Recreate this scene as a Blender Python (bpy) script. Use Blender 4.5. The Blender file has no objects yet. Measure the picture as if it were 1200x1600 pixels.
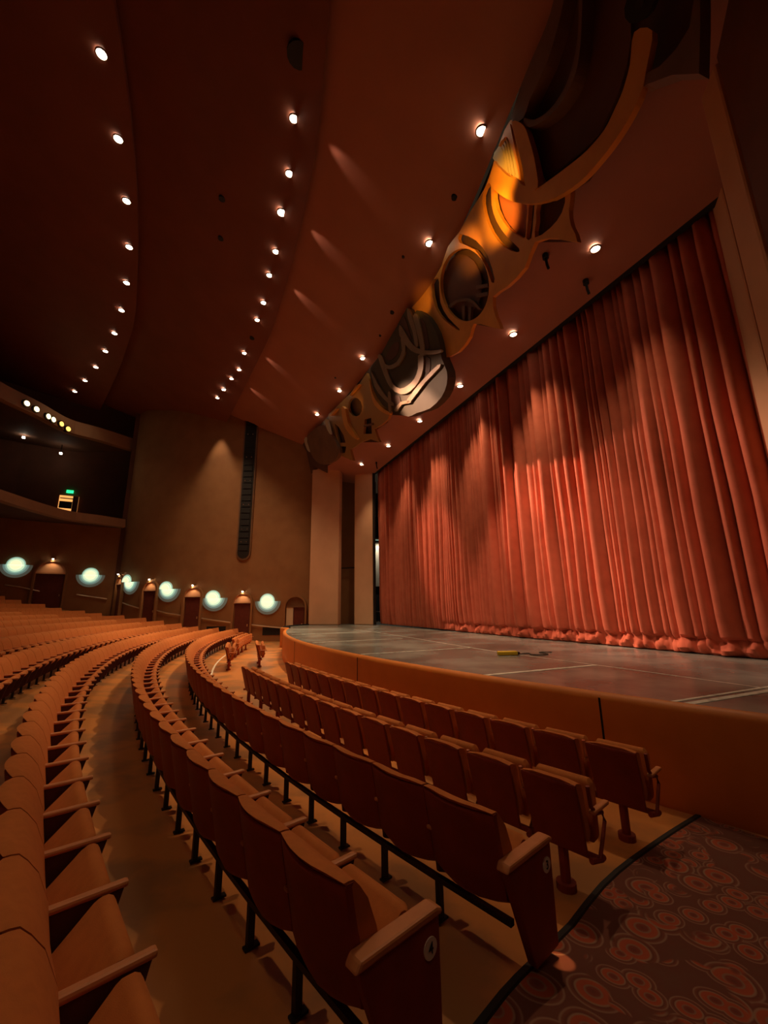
import bpy, bmesh, math, random
from mathutils import Vector, Matrix
from mathutils.geometry import delaunay_2d_cdt
random.seed(7)
SC = bpy.context.scene
COL = SC.collection

# ------------------------------------------------------------------ camera
# world: camera eye at the origin, +X towards the stage, +Y along the curtain (away), Z up
PX_F = 642.0
def nrm(v): return v.normalized()
cam_up = nrm(Vector((-38, -2800, PX_F)))
cam_U = Vector((322-600, 948-800, PX_F)); cam_U = nrm(cam_U - cam_up*cam_U.dot(cam_up))
cam_X = nrm(cam_U.cross(cam_up))
if cam_X.x < 0: cam_X = -cam_X
R = Matrix((cam_X, cam_U, cam_up))          # image frame (right, down, forward) -> world
def ray(px, py): return R @ Vector((px-600, py-800, PX_F))
def onz(px, py, z): d = ray(px, py); return d*(z/d.z)
def onx(px, py, x): d = ray(px, py); return d*(x/d.x)
RT = R.transposed()
def proj(p):
    c = RT @ Vector(p)
    if c.z < .2: return (-9999, -9999, c.z)
    return (600+PX_F*c.x/c.z, 800+PX_F*c.y/c.z, c.z)
cd = bpy.data.cameras.new('camera'); cam = bpy.data.objects.new('camera', cd); COL.objects.link(cam)
bx, by, bz = R @ Vector((1, 0, 0)), R @ Vector((0, -1, 0)), R @ Vector((0, 0, -1))
cam.matrix_world = Matrix(((bx.x, by.x, bz.x, 0), (bx.y, by.y, bz.y, 0), (bx.z, by.z, bz.z, 0), (0, 0, 0, 1)))
cd.sensor_fit = 'VERTICAL'; cd.sensor_height = 36; cd.lens = 36*PX_F/1600; cd.clip_start = .05; cd.clip_end = 300
SC.camera = cam

# ------------------------------------------------------------------ world, exposure
w = bpy.data.worlds.new('world'); SC.world = w; w.use_nodes = True
w.node_tree.nodes['Background'].inputs[0].default_value = (1.0, .62, .36, 1)
w.node_tree.nodes['Background'].inputs[1].default_value = .012
SC.view_settings.view_transform = 'Standard'; SC.view_settings.look = 'None'
SC.view_settings.gamma = 1; SC.view_settings.exposure = 0.62; SC.view_settings.use_curve_mapping = False
SC.cycles.use_denoising = True
SC.cycles.max_bounces = 6; SC.cycles.diffuse_bounces = 4
SC.cycles.sample_clamp_indirect = 4

# light levels (watts)
W_SOFFIT, W_CEIL, W_RING, W_BACK, W_FOH, W_COVE = 620, 1350, 260, 45, 4400, 24

# ------------------------------------------------------------------ materials
def mat(name, c, rough=.7, metal=0, c2=None, scale=6, detail=4, bump=0, bscale=60, emit=None, es=0, sheen=0, coat=0, ramp=(.35, .7)):
    m = bpy.data.materials.new(name); m.use_nodes = True
    nt = m.node_tree; b = nt.nodes['Principled BSDF']
    b.inputs['Base Color'].default_value = (*c, 1); b.inputs['Roughness'].default_value = rough
    b.inputs['Metallic'].default_value = metal
    if sheen: b.inputs['Sheen Weight'].default_value = sheen; b.inputs['Sheen Roughness'].default_value = .4; b.inputs['Sheen Tint'].default_value = (*[min(1, x*1.6+.1) for x in c], 1)
    if coat: b.inputs['Coat Weight'].default_value = coat; b.inputs['Coat Roughness'].default_value = .25
    tc = nt.nodes.new('ShaderNodeTexCoord')
    if c2 is not None:
        n = nt.nodes.new('ShaderNodeTexNoise'); n.inputs['Scale'].default_value = scale; n.inputs['Detail'].default_value = detail
        nt.links.new(tc.outputs['Object'], n.inputs['Vector'])
        r = nt.nodes.new('ShaderNodeValToRGB'); r.color_ramp.elements[0].position = ramp[0]; r.color_ramp.elements[1].position = ramp[1]
        r.color_ramp.elements[0].color = (*c, 1); r.color_ramp.elements[1].color = (*c2, 1)
        nt.links.new(n.outputs['Fac'], r.inputs[0]); nt.links.new(r.outputs[0], b.inputs['Base Color'])
    if bump:
        n = nt.nodes.new('ShaderNodeTexNoise'); n.inputs['Scale'].default_value = bscale; n.inputs['Detail'].default_value = 3
        nt.links.new(tc.outputs['Object'], n.inputs['Vector'])
        bp = nt.nodes.new('ShaderNodeBump'); bp.inputs['Strength'].default_value = bump; bp.inputs['Distance'].default_value = .01
        nt.links.new(n.outputs['Fac'], bp.inputs['Height']); nt.links.new(bp.outputs['Normal'], b.inputs['Normal'])
    if emit:
        b.inputs['Emission Color'].default_value = (*emit, 1); b.inputs['Emission Strength'].default_value = es
    return m
M = dict(
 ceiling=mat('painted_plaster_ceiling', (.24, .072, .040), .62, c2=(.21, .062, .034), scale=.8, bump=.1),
 soffit=mat('soffit_with_bounce_light', (.46, .185, .12), .6, c2=(.42, .165, .105), scale=.8),  # ceiling paint made lighter, bounce light from the stage put into the colour
 wall=mat('brown_textured_wall', (.36, .17, .062), .8, c2=(.31, .14, .05), scale=1.2, bump=.2),
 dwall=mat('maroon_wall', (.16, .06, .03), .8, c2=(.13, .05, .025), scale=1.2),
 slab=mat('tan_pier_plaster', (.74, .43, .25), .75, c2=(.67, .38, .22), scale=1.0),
 apron=mat('orange_padded_vinyl', (.72, .22, .028), .5, c2=(.66, .195, .024), scale=3, bump=.15, bscale=90),
 gap=mat('dark_gap', (.01, .008, .008), .9),
 stage=mat('worn_grey_stage_floor', (.13, .135, .125), .27, c2=(.29, .32, .30), scale=.7, detail=9, ramp=(.40, .66)),
 tape=mat('worn_pale_floor_tape', (.72, .72, .64), .7, c2=(.35, .33, .29), scale=9, detail=6, ramp=(.5, .75)),
 curtain=mat('red_velvet', (.60, .15, .08), .85, c2=(.52, .12, .062), scale=2.5, bump=.25, bscale=120, sheen=.15),
 floor=mat('orange_painted_floor', (.66, .26, .07), .34, c2=(.40, .185, .07), scale=1.3, detail=8, ramp=(.44, .58)),
 fabric=mat('orange_upholstery', (.60, .185, .035), .85, c2=(.54, .16, .03), scale=20, bump=.2, bscale=300, sheen=.2),
 shell=mat('dark_red_seat_shell', (.30, .036, .012), .6, c2=(.25, .03, .011), scale=8),
 armw=mat('orange_brown_arm_cap', (.66, .26, .10), .5, c2=(.58, .22, .08), scale=14),
 armp=mat('dark_arm_panel', (.075, .014, .008), .7),
 steel=mat('black_steel', (.02, .015, .014), .5, .3),
 shiny=mat('bronze_tube', (.62, .33, .2), .3, .7),
 white=mat('white_enamel_disc', (.82, .78, .68), .5),
 ink=mat('black_ink', (.01, .01, .01), .6),
 umber=mat('umber_disc', (.11, .045, .025), .75, c2=(.18, .075, .04), scale=.4),
 copper=mat('gold_copper_plate', (.85, .38, .05), .55, .1, c2=(.74, .31, .04), scale=1.5, bump=.1),
 bronze=mat('brown_bronze_plate', (.24, .12, .055), .55, .15, c2=(.17, .085, .04), scale=1.2),
 band=mat('relief_band_bronze', (.30, .20, .10), .5, .2, c2=(.24, .15, .07), scale=2),
 olive=mat('olive_bronze_plate', (.09, .072, .034), .8, .0, c2=(.07, .052, .026), scale=.9),
 recess=mat('dark_brown_recess', (.085, .04, .024), .8, c2=(.14, .065, .035), scale=.5),
 redrec=mat('red_brown_panel', (.33, .11, .06), .7),
 pale=mat('pale_grey_fins', (.60, .52, .36), .5),
 black=mat('matt_black', (.012, .01, .01), .7),
 grille=mat('black_grille', (.03, .022, .02), .6, .2, c2=(.012, .01, .01), scale=25),
 door=mat('dark_maroon_door', (.14, .028, .018), .5, c2=(.11, .02, .014), scale=4),
 arch=mat('tan_arch_panel', (.62, .35, .20), .7),
 rail=mat('brushed_rail', (.9, .75, .58), .3, .8),
 balc=mat('tan_balcony_front', (.42, .235, .125), .7, c2=(.37, .2, .11), scale=1),
 concrete=mat('grey_wing_wall', (.45, .40, .30), .8, c2=(.36, .32, .24), scale=1.5),
 lamp=mat('lit_lamp_disc', (1, .9, .7), .5, emit=(1.0, .90, .68), es=14),
 lampw=mat('lit_warm_lamp_disc', (1, .8, .5), .5, emit=(1.0, .72, .34), es=3.2),
 sc1=mat('sconce_core_glass', (.9, .9, .7), .4, emit=(1.0, .97, .58), es=.64),
 sc2b=mat('sconce_bright_glass', (.8, .9, .75), .4, emit=(.66, .84, .56), es=.60),
 sc2=mat('sconce_pale_glass', (.6, .8, .75), .4, emit=(.42, .68, .55), es=.31),
 sc3=mat('sconce_teal_glass', (.3, .45, .42), .4, emit=(.33, .52, .45), es=.2),
 sc4=mat('sconce_dark_glass', (.2, .25, .22), .4, emit=(.26, .27, .2), es=.12),
 exit=mat('green_exit_glow', (.0, .6, .2), .5, emit=(.02, .9, .25), es=1.6),
 yellow=mat('yellow_plastic', (.85, .60, .03), .5),
 dirt=mat('grey_cable', (.05, .05, .045), .6),
 cream=mat('cream_door_leaf', (.75, .62, .42), .6),
 strip=mat('pale_lit_edge', (.8, .72, .58), .4),
)
def carpet_mat():
    m = bpy.data.materials.new('swirl_pattern_carpet'); m.use_nodes = True; nt = m.node_tree; L = nt.links.new
    b = nt.nodes['Principled BSDF']; b.inputs['Roughness'].default_value = .95
    tc = nt.nodes.new('ShaderNodeTexCoord')
    ns = nt.nodes.new('ShaderNodeTexNoise'); ns.inputs['Scale'].default_value = 1.7; L(tc.outputs['Object'], ns.inputs['Vector'])
    mx = nt.nodes.new('ShaderNodeMixRGB'); mx.inputs[0].default_value = .07; L(tc.outputs['Object'], mx.inputs[1]); L(ns.outputs['Color'], mx.inputs[2])
    col = None
    cur = None
    for k, (sc, off) in enumerate(((3.6, 0.0), (5.5, 3.7))):
        ad = nt.nodes.new('ShaderNodeVectorMath'); ad.operation = 'ADD'; ad.inputs[1].default_value = (off, off*.7, 0); L(mx.outputs[0], ad.inputs[0])
        v = nt.nodes.new('ShaderNodeTexVoronoi'); v.voronoi_dimensions = '2D'; v.inputs['Scale'].default_value = sc; v.inputs['Randomness'].default_value = .8
        L(ad.outputs[0], v.inputs['Vector'])
        r = nt.nodes.new('ShaderNodeValToRGB'); r.color_ramp.interpolation = 'EASE'; e = r.color_ramp.elements
        pts = [(0, (.16, .035, .022)), (.10, (.20, .042, .024)), (.15, (.26, .13, .085)), (.18, (.36, .065, .026)), (.27, (.38, .07, .026)), (.31, (.30, .17, .11)), (.345, (.15, .04, .024)), (.40, (.19, .055, .032)), (.44, (.28, .15, .10)), (.475, (.15, .045, .028)), (1, (.15, .055, .034))]
        while len(e) < len(pts): e.new(.5)
        for q, (p, c) in zip(e, pts): q.position = p; q.color = (*c, 1)
        L(v.outputs['Distance'], r.inputs[0])
        if cur is None: cur = r
        else:
            n2 = nt.nodes.new('ShaderNodeTexNoise'); n2.inputs['Scale'].default_value = 2.2; L(tc.outputs['Object'], n2.inputs['Vector'])
            rr = nt.nodes.new('ShaderNodeValToRGB'); rr.color_ramp.elements[0].position = .5; rr.color_ramp.elements[1].position = .53; L(n2.outputs['Fac'], rr.inputs[0])
            f = nt.nodes.new('ShaderNodeMixRGB'); L(rr.outputs[0], f.inputs[0]); L(cur.outputs[0], f.inputs[1]); L(r.outputs[0], f.inputs[2]); col = f
    L(col.outputs[0], b.inputs['Base Color'])
    return m
M['carpet'] = carpet_mat()

# ------------------------------------------------------------------ helpers
def link(o, parent=None):
    COL.objects.link(o)
    if parent is not None: o.parent = parent
    return o
def tag(o, label=None, cat=None, group=None, kind=None):
    if label: o['label'] = label
    if cat: o['category'] = cat
    if group: o['group'] = group
    if kind: o['kind'] = kind
    return o
def empty(name, loc=(0, 0, 0), rz=0, label=None, cat=None, group=None):
    o = bpy.data.objects.new(name, None); COL.objects.link(o); o.location = loc; o.rotation_euler = (0, 0, rz)
    o.empty_display_size = .1
    return tag(o, label, cat, group)
def mesh_obj(name, bm, m, parent=None, smooth=False, bevel=0, solid=0, recalc=True):
    if recalc: bmesh.ops.recalc_face_normals(bm, faces=bm.faces)
    if smooth:
        for e in bm.edges:
            if len(e.link_faces) == 2 and e.calc_face_angle(0) > .75: e.smooth = False
    me = bpy.data.meshes.new(name); bm.to_mesh(me); bm.free()
    me.materials.append(M[m] if isinstance(m, str) else m)
    if smooth:
        for p in me.polygons: p.use_smooth = True
    o = link(bpy.data.objects.new(name, me), parent)
    if bevel:
        b = o.modifiers.new('b', 'BEVEL'); b.width = bevel; b.segments = 2; b.limit_method = 'ANGLE'
    return o
def box(bm, x0, x1, y0, y1, z0, z1):
    v = [bm.verts.new((x, y, z)) for x in (x0, x1) for y in (y0, y1) for z in (z0, z1)]
    for f in ((0, 1, 3, 2), (4, 6, 7, 5), (0, 4, 5, 1), (2, 3, 7, 6), (0, 2, 6, 4), (1, 5, 7, 3)): bm.faces.new([v[i] for i in f])
    return v
def prism(bm, pts, dirv):
    """closed polygon (3d points) extruded along dirv"""
    a = [bm.verts.new(p) for p in pts]; b = [bm.verts.new(Vector(p)+Vector(dirv)) for p in pts]
    bm.faces.new(a); bm.faces.new(b[::-1])
    for i in range(len(pts)):
        j = (i+1) % len(pts); bm.faces.new((a[i], b[i], b[j], a[j]))
def tube(bm, pts, r, n=8, caps=True):
    rings = []
    pts = [Vector(p) for p in pts]
    for i, p in enumerate(pts):
        d = (pts[min(i+1, len(pts)-1)]-pts[max(i-1, 0)]).normalized()
        a = d.cross(Vector((0, 0, 1)))
        if a.length < .05: a = d.cross(Vector((0, 1, 0)))
        a.normalize(); b = d.cross(a)
        rings.append([bm.verts.new(p+(a*math.cos(t)+b*math.sin(t))*r) for t in [2*math.pi*k/n for k in range(n)]])
    for q in range(len(rings)-1):
        for k in range(n): bm.faces.new((rings[q][k], rings[q][(k+1) % n], rings[q+1][(k+1) % n], rings[q+1][k]))
    if caps: bm.faces.new(rings[0][::-1]); bm.faces.new(rings[-1])
def grid_surf(bm, rows, closed=False):
    """rows: list of lists of points -> quads"""
    V = [[bm.verts.new(p) for p in r] for r in rows]
    for i in range(len(V)-1):
        for j in range(len(V[0])-1): bm.faces.new((V[i][j], V[i+1][j], V[i+1][j+1], V[i][j+1]))
    return V
def solid_grid(bm, front, back):
    """closed solid between two equal grids"""
    A = grid_surf(bm, front); B = grid_surf(bm, back); n, m = len(A), len(A[0])
    for i in range(n-1):
        bm.faces.new((A[i][0], A[i+1][0], B[i+1][0], B[i][0])); bm.faces.new((A[i][m-1], B[i][m-1], B[i+1][m-1], A[i+1][m-1]))
    for j in range(m-1):
        bm.faces.new((A[0][j], B[0][j], B[0][j+1], A[0][j+1])); bm.faces.new((A[n-1][j], A[n-1][j+1], B[n-1][j+1], B[n-1][j]))
def interp(tab, v):
    if v <= tab[0][0]:
        (a, b), (c, d) = tab[0], tab[1]
    elif v >= tab[-1][0]:
        (a, b), (c, d) = tab[-2], tab[-1]
    else:
        for i in range(len(tab)-1):
            if tab[i][0] <= v <= tab[i+1][0]: (a, b), (c, d) = tab[i], tab[i+1]; break
    return b+(d-b)*(v-a)/(c-a)
def sinterp(tab, v, h=1.2):   # smoothed
    return sum(interp(tab, v+k*h/2) for k in (-2, -1, 0, 1, 2))/5
ORD = ['first', 'second', 'third', 'fourth', 'fifth', 'sixth', 'seventh', 'eighth', 'ninth', 'tenth', 'eleventh', 'twelfth', 'thirteenth', 'fourteenth', 'fifteenth', 'sixteenth', 'seventeenth', 'eighteenth', 'nineteenth', 'twentieth']
def spot(name, loc, target, watts, deg, color=(1, .66, .37), blend=.5, rad=.08, parent=None):
    l = bpy.data.lights.new(name, 'SPOT'); l.energy = watts; l.spot_size = math.radians(deg); l.spot_blend = blend
    l.color = color; l.shadow_soft_size = rad
    o = link(bpy.data.objects.new(name, l)); d = (Vector(target)-Vector(loc)).normalized()
    mw = Matrix.Translation(loc) @ d.to_track_quat('-Z', 'Y').to_matrix().to_4x4()
    if parent is not None:
        o.parent = parent; o.matrix_parent_inverse = (Matrix.Translation(parent.location) @ parent.rotation_euler.to_matrix().to_4x4()).inverted()
    o.matrix_world = mw
    o.location = mw.to_translation(); o.rotation_euler = mw.to_euler()
    return o

# ------------------------------------------------------------------ dimensions
C = Vector((36.5, 14.4)); FL = -2.15; SZ = -1.10
FTAB = [(30, FL), (36.0, FL), (36.91, -2.02), (37.99, -1.95), (39.07, -1.84), (40.15, -1.66), (41.23, -1.49), (42.31, -1.32), (43.39, -1.16), (44.47, -1.01), (45.55, -.86), (46.63, -.69), (48.0, -.40), (75, 5.6)]
def Fz(r): return interp(FTAB, r)
def polar(r, y):            # point on circle r at world y (house side)
    return C.x-math.sqrt(max(0, r*r-(y-C.y)**2))
def rad(x, y): return math.hypot(x-C.x, y-C.y)

# ------------------------------------------------------------------ setting: house floor
bm = bmesh.new()
rs = [33.0]+[a for a, b in FTAB if 34 < a < 70]+[52, 56, 60, 66]
rs = sorted(set(rs)); rows = []
for r in rs:
    rows.append([(C.x-r*math.cos(t), C.y-r*math.sin(t), Fz(r)) for t in [math.radians(-50+i) for i in range(101)]])
grid_surf(bm, rows)
o = mesh_obj('floor', bm, 'floor', smooth=True, recalc=False); tag(o, 'orange painted concrete house floor sloping up to the back', kind='structure')
for p in o.data.polygons:
    pass

# stage deck: arc lip r=33.5, rounded at the far corner, extends behind
lip = []
for y in [-6+.5*i for i in range(60)]:
    if y <= 23.6: lip.append((polar(33.5, y), y))
lip += [(4.05, 24.3), (4.42, 25.1), (4.95, 25.9), (5.55, 26.5), (6.3, 26.95), (7.4, 27.2)]
bm = bmesh.new()
prism(bm, [(x, y, SZ-.06) for x, y in lip]+[(14, 27.2, SZ-.06), (14, 31, SZ-.06), (24, 31, SZ-.06), (24, -6, SZ-.06)], (0, 0, .06))
o = mesh_obj('stage_deck', bm, 'stage'); tag(o, 'dark grey worn stage floor behind the curved orange front', kind='structure')
# padded apron front
def lip_off(d):
    out = []
    for i, (x, y) in enumerate(lip):
        a = Vector(lip[max(0, i-1)]); b = Vector(lip[min(len(lip)-1, i+1)]); t = (b-a).normalized(); n = Vector((-t.y, t.x))
        out.append((x+n.x*d, y+n.y*d))
    return out
L0, L1 = lip_off(.12), lip_off(.0)
prof = [(.10, FL), (.12, FL+.05), (.12, SZ-.06), (.10, SZ-.01), (.05, SZ+.025), (0.0, SZ+.02), (-.04, SZ-.01), (-.04, SZ-.06)]
bm = bmesh.new()
grid_surf(bm, [[(x, y, z) for x, y in lip_off(d)] for d, z in prof])
o = mesh_obj('stage_front', bm, 'apron', smooth=True); tag(o, 'curved orange padded stage front with a rounded top edge', kind='structure')
apron = o
for py in (-1.2, 4.02, 9.35, 14.7, 20.0):
    x = polar(33.5, py); n = (Vector((x, py))-C).normalized(); p = Vector((x, py))+n*.122; t = Vector((-n.y, n.x))
    bm = bmesh.new(); q = p+t*.012; s = p-t*.012
    prism(bm, [(s.x, s.y, FL), (q.x, q.y, FL), (q.x, q.y, SZ-.03), (s.x, s.y, SZ-.03)], (n.x*.004, n.y*.004, 0))
    mesh_obj('seam', bm, 'gap', apron)
# dark rim on the far rounded corner
bm = bmesh.new(); far = [(x, y, SZ+.035) for x, y in lip_off(-.05) if y > 23.5]; tube(bm, far, .045)
tag(mesh_obj('stage_edge_trim', bm, 'gap'), 'black trim on the far rounded stage corner', kind='structure')

# tape marks on the stage, perpendicular to the curtain
for i, (x0, x1, y, wd) in enumerate([(3.35, 6.9, 17.8, .06), (3.2, 6.35, 13.45, .07), (3.45, 6.5, 9.6, .06), (4.1, 6.65, 5.82, .09), (4.85, 7.6, 3.22, .09), (4.85, 7.6, 3.36, .05)]):
    bm = bmesh.new(); box(bm, x0, x1, y-wd/2, y+wd/2, SZ+.001, SZ+.005)
    tag(mesh_obj('floor_tape', bm, 'tape'), ['pale chalky tape line nearest the far end of the stage', 'second pale tape line from the far end of the stage', 'middle pale tape line across the stage front', 'pale tape line in front of the yellow box, towards the viewer', 'broad pale tape line on the stage at the right edge', 'thin pale line beside the broad tape at the right edge'][i], 'tape', 'tape lines on the stage')
bm = bmesh.new()
ln = [(6.75, 3.3), (6.7, 5.0), (6.62, 6.5), (6.5, 8.6), (6.6, 11), (6.8, 14), (6.9, 17.5), (6.8, 20)]
for i in range(len(ln)-1):
    (a, b), (c, d) = ln[i], ln[i+1]
    v = [bm.verts.new(p) for p in ((a-.02, b, SZ+.002), (a+.02, b, SZ+.002), (c+.02, d, SZ+.002), (c-.02, d, SZ+.002))]; bm.faces.new(v)
tag(mesh_obj('chalk_line', bm, 'tape'), 'long faint chalk line running along the stage before the curtain', 'chalk line')

# ------------------------------------------------------------------ mural curve and ceilings
X0T = [(-12, 2.3), (1.5, 4.98), (4.3, 5.54), (6.1, 5.9), (8.1, 6.4), (10.3, 6.7), (12.7, 6.8), (15.5, 6.72), (19.4, 6.45), (23.3, 6.08), (27.3, 5.67), (36, 4.7)]
XFT = [(-12, -2.2), (0, .45), (6.4, 1.55), (7.9, 1.8), (10.3, 2.1), (14.3, 2.16), (18.7, 2.0), (24.2, 1.25), (28, .73), (36, -.5)]
XET = [(-12, -4.6), (0, -3.7), (9.6, -3.4), (11.8, -3.4), (15.2, -3.6), (18.5, -4.0), (23.5, -4.8), (28.7, -6.3), (38, -9.5)]
def X0(y): return sinterp(X0T, y)
def XF(y): return sinterp(XFT, y)
def XE(y): return sinterp(XET, y)
ys = [-12+.5*i for i in range(98)]
def ceil_panel(name, A, B, n, label, m='ceiling'):
    bm = bmesh.new(); rows = []
    for i in range(n+1):
        t = i/n; rows.append([tuple(Vector(A(y))*(1-t)+Vector(B(y))*t) for y in ys])
    top = [[(p[0], p[1], p[2]+.25) for p in r] for r in rows]
    solid_grid(bm, rows, top)
    return tag(mesh_obj(name, bm, m, smooth=False), label, kind='structure')
P1z = lambda x, y: 11.5+(X0(y)-x)*(14.5-11.5)/(X0(y)-XF(y)+.8)
ceil_panel('ceiling', lambda y: (X0(y), y, 11.5), lambda y: (XF(y)-.8, y, 14.5), 4, 'curved brown ceiling band next to the sculpted fascia', 'soffit')  # lighter soffit colour carries the bounce light on this band
ceil_panel('ceiling', lambda y: (XF(y), y, 13.4), lambda y: (XE(y)-.8, y, 16.4), 4, 'dark red brown middle ceiling band')
ceil_panel('ceiling', lambda y: (XE(y), y, 15.5), lambda y: (-26, y, 19.0), 3, 'dark ceiling band at the rear of the house')
P2z = lambda x, y: 13.4+(XF(y)-x)*3.0/(XF(y)-XE(y)+.8)
P3z = lambda x, y: 15.5+(XE(y)-x)*3.5/(XE(y)+26)
# soffit above the stage front, sloping to the proscenium edge
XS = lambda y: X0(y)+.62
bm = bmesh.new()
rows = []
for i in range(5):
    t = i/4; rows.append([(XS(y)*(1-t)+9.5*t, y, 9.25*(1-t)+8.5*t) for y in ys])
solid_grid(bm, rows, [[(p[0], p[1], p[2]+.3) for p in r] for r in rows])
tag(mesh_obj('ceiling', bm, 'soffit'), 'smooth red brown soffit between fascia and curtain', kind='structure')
Sz = lambda x, y: 9.25+(x-XS(y))*(8.5-9.25)/(9.5-XS(y))
# proscenium header behind the soffit edge
bm = bmesh.new(); box(bm, 9.5, 9.7, -6, 31, 8.5, 12); tag(mesh_obj('wall_header', bm, 'black'), 'black header above the curtain', kind='structure')
bm = bmesh.new(); box(bm, 15.0, 15.2, -6, 31, SZ, 12); tag(mesh_obj('wall_stage_rear', bm, 'black'), 'black drape wall behind the curtain', kind='structure')
# roof slab closing the house from above / behind
bm = bmesh.new(); box(bm, 7.4, 10, -12, 37, 12.6, 12.8); tag(mesh_obj('ceiling', bm, 'gap'), 'dark void above the fascia', kind='structure')
bm = bmesh.new(); box(bm, -27, 10, -6.2, -6, -3, 20); tag(mesh_obj('wall_right', bm, 'dwall'), 'maroon house wall behind the viewer', kind='structure')
bm = bmesh.new(); box(bm, -27, -26.6, -6, 46, 2, 20); tag(mesh_obj('wall_rear', bm, 'dwall'), 'dark rear wall of the house', kind='structure')

# ------------------------------------------------------------------ left house wall (curved)
W1 = [(10.6, 27.6), (9.0, 27.5), (7.2, 27.6), (5.7, 28.0), (3.8, 28.85), (2.3, 29.55), (.5, 30.25), (-.8, 30.85), (-2.35, 31.7), (-3.4, 32.45), (-4.9, 33.8), (-5.6, 34.7), (-6.0, 35.5)]
def smooth_line(P, k=6):
    out = []
    for i in range(len(P)-1):
        p0, p1, p2, p3 = [Vector(P[max(0, min(len(P)-1, j))]) for j in (i-1, i, i+1, i+2)]
        for s in range(k):
            t = s/k; out.append(.5*((2*p1)+(-p0+p2)*t+(2*p0-5*p1+4*p2-p3)*t*t+(-p0+3*p1-3*p2+p3)*t**3))
    out.append(Vector(P[-1])); return out
W1s = smooth_line(W1)
def on_wall(line, az):       # point of the line where x/y = az, and inward normal
    for i in range(len(line)-1):
        a, b = line[i], line[i+1]
        fa, fb = a.x-az*a.y, b.x-az*b.y
        if fa*fb <= 0:
            t = fa/(fa-fb); p = a.lerp(b, t); d = (b-a).normalized(); n = Vector((-d.y, d.x))
            if n.dot(-p) < 0: n = -n
            return p, n
    return None
def wall_mesh(name, line, z0, z1, m, label, th=.4):
    bm = bmesh.new(); back = []
    for i, p in enumerate(line):
        a, b = line[max(0, i-1)], line[min(len(line)-1, i+1)]; d = (b-a).normalized(); n = Vector((-d.y, d.x))
        if n.dot(-p) < 0: n = -n
        back.append(p-n*th)
    zz = z1 if callable(z1) else (lambda p: z1)
    solid_grid(bm, [[(p.x, p.y, z0) for p in line], [(p.x, p.y, zz(p)) for p in line]], [[(p.x, p.y, z0) for p in back], [(p.x, p.y, zz(p)) for p in back]])
    return tag(mesh_obj(name, bm, m), label, kind='structure')
wall_mesh('wall_left', W1s, FL-.3, 18.5, 'wall', 'tall curved brown side wall with portholes and doors')
W2 = [Vector(p) for p in ((-6.05, 35.6), (-9, 35.3), (-13, 34.6), (-20, 33), (-28, 30))]
wall_mesh('wall_back', W2, -1.5, 6.1, 'wall', 'brown wall under the balcony')
W3 = [Vector(p) for p in ((-6.2, 39.5), (-14, 38.5), (-28, 34))]
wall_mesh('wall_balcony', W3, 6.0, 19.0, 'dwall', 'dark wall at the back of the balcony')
bm = bmesh.new(); box(bm, -6.3, -5.9, 35.5, 44, -1.5, 19); tag(mesh_obj('wall_corner', bm, 'dwall'), 'dark return wall beside the balconies', kind='structure')

# balconies (arc around the stage)
def off_line(line, d):
    out = []
    for i, p in enumerate(line):
        a, b = line[max(0, i-1)], line[min(len(line)-1, i+1)]; t = (b-a).normalized(); n = Vector((-t.y, t.x))
        if n.dot(-p) < 0: n = -n
        out.append(p+n*d)
    return out
def balcony(name, P, zt, zb, zs, label):
    line = smooth_line(P, 5)
    bm = bmesh.new(); f = lambda d, z: [(p.x, p.y, z) for p in off_line(line, d)]
    solid_grid(bm, [f(0, zt), f(.10, zb), f(-.1, zb-.04)], [f(-.3, zt), f(-.3, zb+.1), f(-.3, zb-.04)])
    root = mesh_obj(name, bm, 'balc'); tag(root, label, kind='structure')
    bm = bmesh.new(); bk = [(p.x-9, p.y+6) for p in line]
    solid_grid(bm, [f(-.02, zb-.02), [(x, y, zs) for x, y in bk]], [f(-.02, zb+.2), [(x, y, zs+.25) for x, y in bk]])
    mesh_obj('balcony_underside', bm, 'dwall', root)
    return line
balcony('trim_1', [(-6.0, 35.0), (-7.4, 34.0), (-8.95, 33.1), (-10.0, 31.0), (-10.95, 28.1), (-12.1, 24), (-12.9, 18), (-13, 11)], 6.55, 5.95, 6.3, 'tan curved parapet of the lower balcony')
UB = balcony('trim_2', [(-6.3, 36.1), (-8.4, 34.6), (-9.97, 33.7), (-11.07, 31.4), (-12.3, 29.2), (-13.6, 25), (-14.5, 18), (-14.6, 11)], 13.35, 12.35, 13.0, 'tan curved parapet of the upper balcony')

# ------------------------------------------------------------------ piers beside the stage
def slab(name, a, b, th, z0, z1, label, m='slab'):
    a, b = Vector(a), Vector(b); d = (b-a).normalized(); n = Vector((d.y, -d.x))
    bm = bmesh.new(); P = [a, b, b+n*th, a+n*th]
    prism(bm, [(p.x, p.y, z0) for p in P], (0, 0, z1-z0))
    return tag(mesh_obj(name, bm, m, bevel=.05), label, kind='structure')
slab('wall_pier', (7.62, 25.45), (6.05, 26.75), .5, SZ, 9.25, 'tan pier at the far side of the stage')
slab('wall_pier', (9.40, 24.0), (8.62, 25.3), .3, SZ, 8.9, 'tan pier beside the curtain at the far side')
slab('wall_pier', (7.30, 2.48), (7.62, 2.90), .9, SZ, 12.4, 'tall tan edge of the near pier', )
slab('wall_pier', (9.95, 4.12), (9.35, 3.56), -.3, SZ, 8.9, 'tan pier beside the curtain at the near side')
slab('wall_pier', (5.0, .4), (7.28, 2.45), .5, SZ, 12.4, 'dark face of the near pier', 'dwall')  # shadow side of the same pier, its shade put into the maroon colour
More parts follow.
